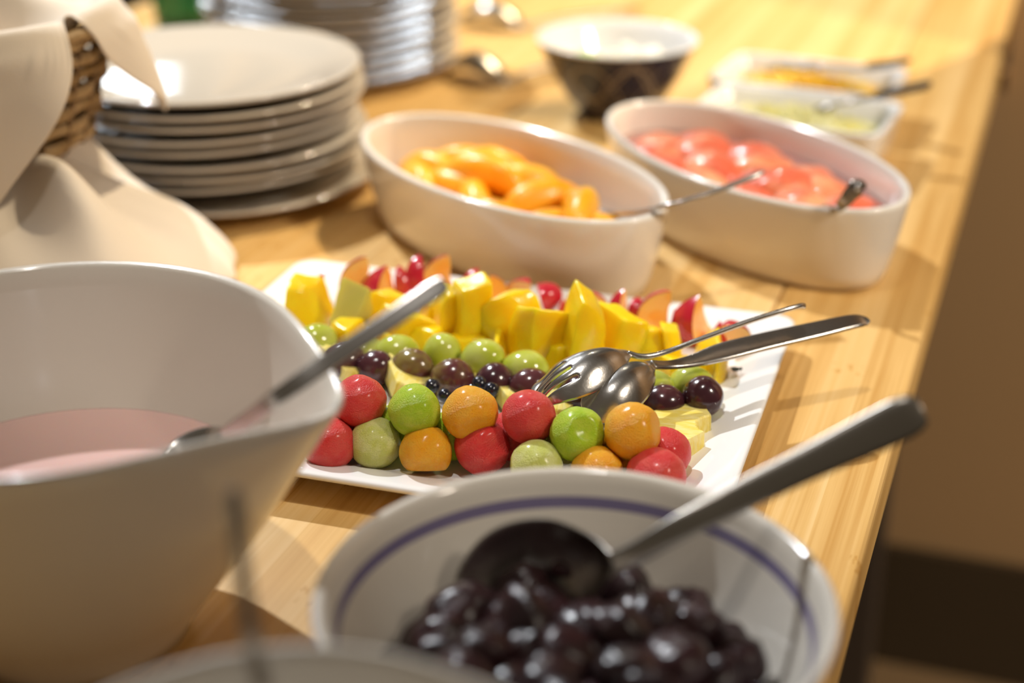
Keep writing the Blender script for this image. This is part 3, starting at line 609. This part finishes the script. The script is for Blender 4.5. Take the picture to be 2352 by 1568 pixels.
for i in range(n2):
    o = obj('dinner_plate', p2, loc=S2 + Vector((.002 * sin(i * 2.3), .002 * cos(i * 1.7), i * .0104)), rot=(0, 0, i * .7))
    tag(o, 'cream dinner plate, %s from the bottom of the taller back stack' % ORD[i], 'plate', 'back stack of plates')

# ---------------------------------------------------------------- cloth, basket
CC = Vector((-.375, .985, 0))
def drape():
    nr, na = 34, 120; rings = []
    for i in range(1, nr + 1):
        q = i / nr; ring = []
        for j in range(na):
            a = 2 * pi * j / na
            Rm = .176 + .012 * sin(3 * a + .6) + .008 * sin(7 * a + 1.0) + .03 * exp(-((a - 5.7) / .45) ** 2) - .075 * exp(-((a - 1.0) / .55) ** 2)
            r = Rm * q
            dome = max(0, 1 - q ** 3.0) ** .75
            z = .088 * dome
            fold = (.024 * (2 * (1 - abs(sin(2.5 * a + .9 + .9 * q))) ** 1.5 - .75) + .006 * sin(11 * a + .4)) * exp(-((q - .66) / .24) ** 2)
            z = max(.0022, z + fold * (1 if z > .004 else 0)) + (.0015 * (1 + sin(5 * a)) if q > .97 else 0)
            ring.append(Vector((r * cos(a), r * sin(a), z)))
        rings.append(ring)
    v, f = loft(rings, True, False)
    return v, f
o = obj('draped_cloth', mk('draped_cloth', *drape(), M['cloth']), loc=CC); tag(o, 'beige linen cloth heaped on the table under the bread basket', 'cloth')
mod(o, 'SOLIDIFY', thickness=.0018, offset=-1); mod(o, 'SUBSURF', levels=1, render_levels=1)
KC = Vector((-.372, 1.005, .0905)); KR, KB, KH = .114, .092, .078
bk = thing('bread_basket', 'round wicker bread basket standing on the beige cloth', 'basket', KC)
ns, nw = 26, 7
def krad(t): return KB + (KR - KB) * t
for i in range(nw):
    t = (i + .5) / nw; pts = []
    for j in range(ns * 6):
        a = 2 * pi * j / (ns * 6); r = krad(t) + .0026 * cos(a * ns / 2 + pi * (i % 2)); pts.append((r, a, t * KH))
    rings = []
    for r, a, z in pts:
        rings.append([Vector(((r + .0018 * cos(b_)) * cos(a), (r + .0018 * cos(b_)) * sin(a), z + .0040 * sin(b_))) for b_ in [2 * pi * k / 8 for k in range(8)]])
    rings.append(rings[0]); obj('weaver', mk('weaver', *loft(rings, False, False), M['wicker']), bk)
sm_ = mk('stake', *tube([(KB, 0, 0), (krad(.5), 0, KH * .5), (KR, 0, KH)], .0020, 6), M['wicker_dark'])
for j in range(ns): obj('stake', sm_, bk, rot=(0, 0, 2 * pi * (j + .5) / ns))
obj('base', mk('base', *lathe([(.002, 0), (KB - .001, 0), (KB, .003), (KB - .001, .005), (.002, .005)], 48), M['wicker']), bk)
obj('rim', mk('rim', *loft([[Vector(((KR + .004 * cos(b_)) * cos(a), (KR + .004 * cos(b_)) * sin(a), KH + .004 * sin(b_))) for b_ in [2 * pi * k / 8 for k in range(8)]] for a in [2 * pi * j / 64 for j in range(65)]], False, False), M['wicker']), bk)
def liner():
    na, nr = 144, 48; rings = []; cross = KR - .012
    for i in range(1, nr + 1):
        q = i / nr; ring = []
        for j in range(na):
            a = 2 * pi * j / na; dg_ = math.degrees(a)
            def near(c, wd): d_ = (dg_ - c + 180) % 360 - 180; return max(0, 1 - abs(d_) / wd)
            flap = max(1.0 * near(-74, 46) ** .8, .66 * near(14, 36) ** .75, .8 * near(105, 45), .8 * near(190, 45))
            e = cross + .010 + .130 * flap
            s = q * e
            rip = .5 + .35 * sin(9 * a + .8) + .25 * sin(5 * a)
            if s < cross:
                t = s / cross; r = s; z = KH - .006 + .012 * t ** 4 + .034 * (1 - t) ** 1.5 * (1 + .4 * sin(3 * a)) + .012 * t * (1 - t) * 4 * sin(6 * a + .7)
            else:
                d = s - cross; k = min(1, d / .030)
                r = cross + .019 * sin(min(d, .03) / .03 * pi / 2) + .016 * (1 - exp(-max(0, d - .02) / .05)) * (.6 + rip) + .005 * rip * k
                z = KH + .006 + .008 * sin(min(1, d / .022) * pi) - max(0, d - .012) * (.93 if d > .03 else .6)
            ring.append(Vector((r * cos(a), r * sin(a), z)))
        rings.append(ring)
    return loft(rings, True, False)
o = obj('basket_liner', mk('basket_liner', *liner(), M['cloth']), loc=KC); tag(o, 'beige napkin lining the wicker basket, its corners hanging over the rim', 'napkin')
mod(o, 'SOLIDIFY', thickness=.0016, offset=1); mod(o, 'SUBSURF', levels=1, render_levels=1)

# ---------------------------------------------------------------- things at the back
NB = Vector((.0925, 1.372, 0))
np_ = [(.002, .003), (.026, .003), (.027, 0), (.031, 0), (.033, .006), (.045, .018), (.057, .038), (.066, .058), (.0705, .0665), (.0712, .0685), (.070, .0690), (.0685, .0685), (.064, .058), (.054, .038), (.042, .020), (.025, .011), (.003, .009)]
nv_, nf_ = lathe(np_, 80); ni = []
for i in range(len(np_) - 1): ni += [1 if i < 8 else 0] * 80
ni += [0] * (len(nf_) - len(ni))
tag(obj('blue_bowl', mk('blue_bowl', nv_, nf_, [M['platter'], M['navy']], ni), loc=NB), 'small navy bowl with pale curved lines and a white inside', 'bowl')
def lump(name, s, m, seed):
    o = Vector((seed, 4, 1)); return mk(name, *sphere(14, 10, lambda v: Vector((v.x * s[0], v.y * s[1], v.z * s[2])) * (1 + .2 * noise.noise(v * 1.8 + o))), m)
cm = [lump('cheese_piece', (.015, .011, .008), M['cucumber'], i) for i in range(4)]
pos = [(-.036, -.008, .040), (-.016, .022, .042), (-.018, -.026, .043), (.012, -.006, .048), (.030, .018, .043), (.034, -.020, .046), (.010, -.038, .042), (-.002, .004, .040), (.012, .036, .040)]
for i, (x, y, z) in enumerate(pos):
    tag(obj('cheese_piece', cm[i % 4], loc=NB + Vector((x, y, z)), rot=(.3 * i, .2 * i, i)), 'white cheese piece heaped in the small navy bowl', 'cheese', 'white cheese pieces in the navy bowl')
tag(obj('cucumber_slice', lump('cucumber_slice', (.011, .009, .006), M['leaf'], 9), loc=NB + Vector((-.026, -.012, .052)), rot=(.5, .2, 0)), 'pale green slice on top of the white cheese', 'cucumber')
# two small rectangular dishes of shreds
rp = [(-.020, .003), (-.014, 0), (-.010, 0), (-.008, .004), (-.004, .022), (-.0005, .038), (0, .0400), (-.001, .0412), (-.004, .0412), (-.0055, .0400), (-.0085, .022), (-.013, .009), (-.018, .0062), (-.03, .006)]
rmesh = mk('rectangular_dish', *loft(rings_rr(.079, .052, rp, .014)), M['platter'])
E1, E2, EA = at(1857, 168, .0412), at(1828, 248, .0412), R(-24)
E1.z = E2.z = 0
tag(obj('rectangular_dish', rmesh, loc=E1, rot=(0, 0, EA)), 'far white rectangular dish holding orange shreds', 'dish', 'small rectangular dishes')
tag(obj('rectangular_dish', rmesh, loc=E2, rot=(0, 0, EA)), 'near white rectangular dish holding pale yellow shreds', 'dish', 'small rectangular dishes')
def shreds(name, m, c, seed, label):
    rnd = random.Random(seed); vs_, fs_ = loft([[Vector((x, y, z)) for x, y in rrect(hx, hy, .01)] for hx, hy, z in ((.060, .034, .010), (.066, .040, .016), (.062, .036, .022), (.040, .02, .030))])
    for k in range(520):
        x, y = rnd.uniform(-.062, .062), rnd.uniform(-.036, .036); z = .020 + .014 * max(0, 1 - (x / .066) ** 2 - (y / .042) ** 2) + rnd.uniform(0, .003)
        b, f = box(-rnd.uniform(.006, .012), rnd.uniform(.006, .012), -.0011, .0011, -.0011, .0011)
        Mx = Matrix.Translation((x, y, z)) @ Matrix.Rotation(rnd.uniform(0, 6.3), 4, 'Z') @ Matrix.Rotation(rnd.uniform(-.5, .5), 4, 'Y'); n = len(vs_)
        q = [Mx @ p for p in b]
        if any(abs(p.x) > .068 or abs(p.y) > .041 for p in q): continue
        vs_ += q; fs_ += [tuple(n + i for i in t) for t in f]
    tag(obj(name, mk(name, vs_, fs_, m, smooth=False), loc=c, rot=(0, 0, EA)), label, 'shreds', kind='stuff')
shreds('orange_shreds', M['corn'], E1, 3, 'orange shreds heaped in the far rectangular dish')
shreds('yellow_shreds', M['cheese'], E2, 4, 'pale yellow shreds heaped in the near rectangular dish')
for dz, s0, s1, s2, lab in ((0, (1790, 140), (1960, 158), (2085, 142), 'steel spoon with a dark handle in the orange shreds'), (0, (1860, 250), (1960, 232), (2135, 196), 'steel spoon with a black handle in the pale yellow shreds')):
    b0, b1, b2 = Vector(A(*s0, .036)), Vector(A(*s1, .050)), Vector(A(*s2, .066))
    d = (b1 - b0)
    t = cutlery('small_spoon', lab, 'spoon', [(b0, .003, .001), (b0 + d * .12, .011, .004), (b0 + d * .35, .013, .005), (b0 + d * .6, .004, .001), (b0 + d * .68, .0025, 0)], [(b0 + d * .64, .0027, 0), (b1, .0028, 0), (b1 + (b2 - b1) * .3, .0035, 0)], (0, 0, 1), M['steel'])
    org = Vector(t.location)
    strip('grip', [(b1 + (b2 - b1) * .28, .0045, -.001), (b1 + (b2 - b1) * .6, .0058, -.001), (b2 + (b1 - b2) * .05, .0055, -.001), (b2, .003, 0)], (0, 0, 1), M['black_handle'], t, org, n=20, nt=6, thick=.005)
# two serving spoons lying back up on the table beside the back stack
for u0, v0, u1, v1, u2, v2, lab in ((1030, 165, 1165, 188, 1330, 140, 'steel serving spoon lying on the table left of the navy bowl'), (1060, 45, 1205, 62, 1470, 22, 'farther steel serving spoon lying on the table behind the navy bowl')):
    a, b_, c = Vector(A(u0, v0, .004)), Vector(A(u1, v1, .005)), Vector(A(u2, v2, .010)); d = b_ - a
    up_ = Vector((0, 0, 1))
    cutlery('resting_spoon', lab, 'spoon', [(a, .004, -.001), (a + d * .12 + up_ * .004, .015, -.006), (a + d * .45 + up_ * .012, .019, -.012), (a + d * .8 + up_ * .006, .014, -.007), (a + d * .97, .0045, -.001), (a + d * 1.03, .0035, 0)], [(a + d * 1.0, .0036, 0), (a + d * 1.0 + (c - b_) * .3 + up_ * .004, .0040, 0), (b_ + (c - b_) * .8 + up_ * .002, .0072, 0), (c, .005, 0)], (0, 0, 1), M['dull_steel'])
# green tumbler behind the plates
gp = at(425, 75, 0)
tag(obj('green_tumbler', mk('green_tumbler', *lathe([(.002, 0), (.026, 0), (.029, .003), (.031, .03), (.036, .10), (.0362, .1015), (.034, .1012), (.0295, .03), (.027, .009), (.003, .008)], 48), M['green_glass']), loc=gp), 'green glass tumbler behind the plates, cut off by the top', 'glass')
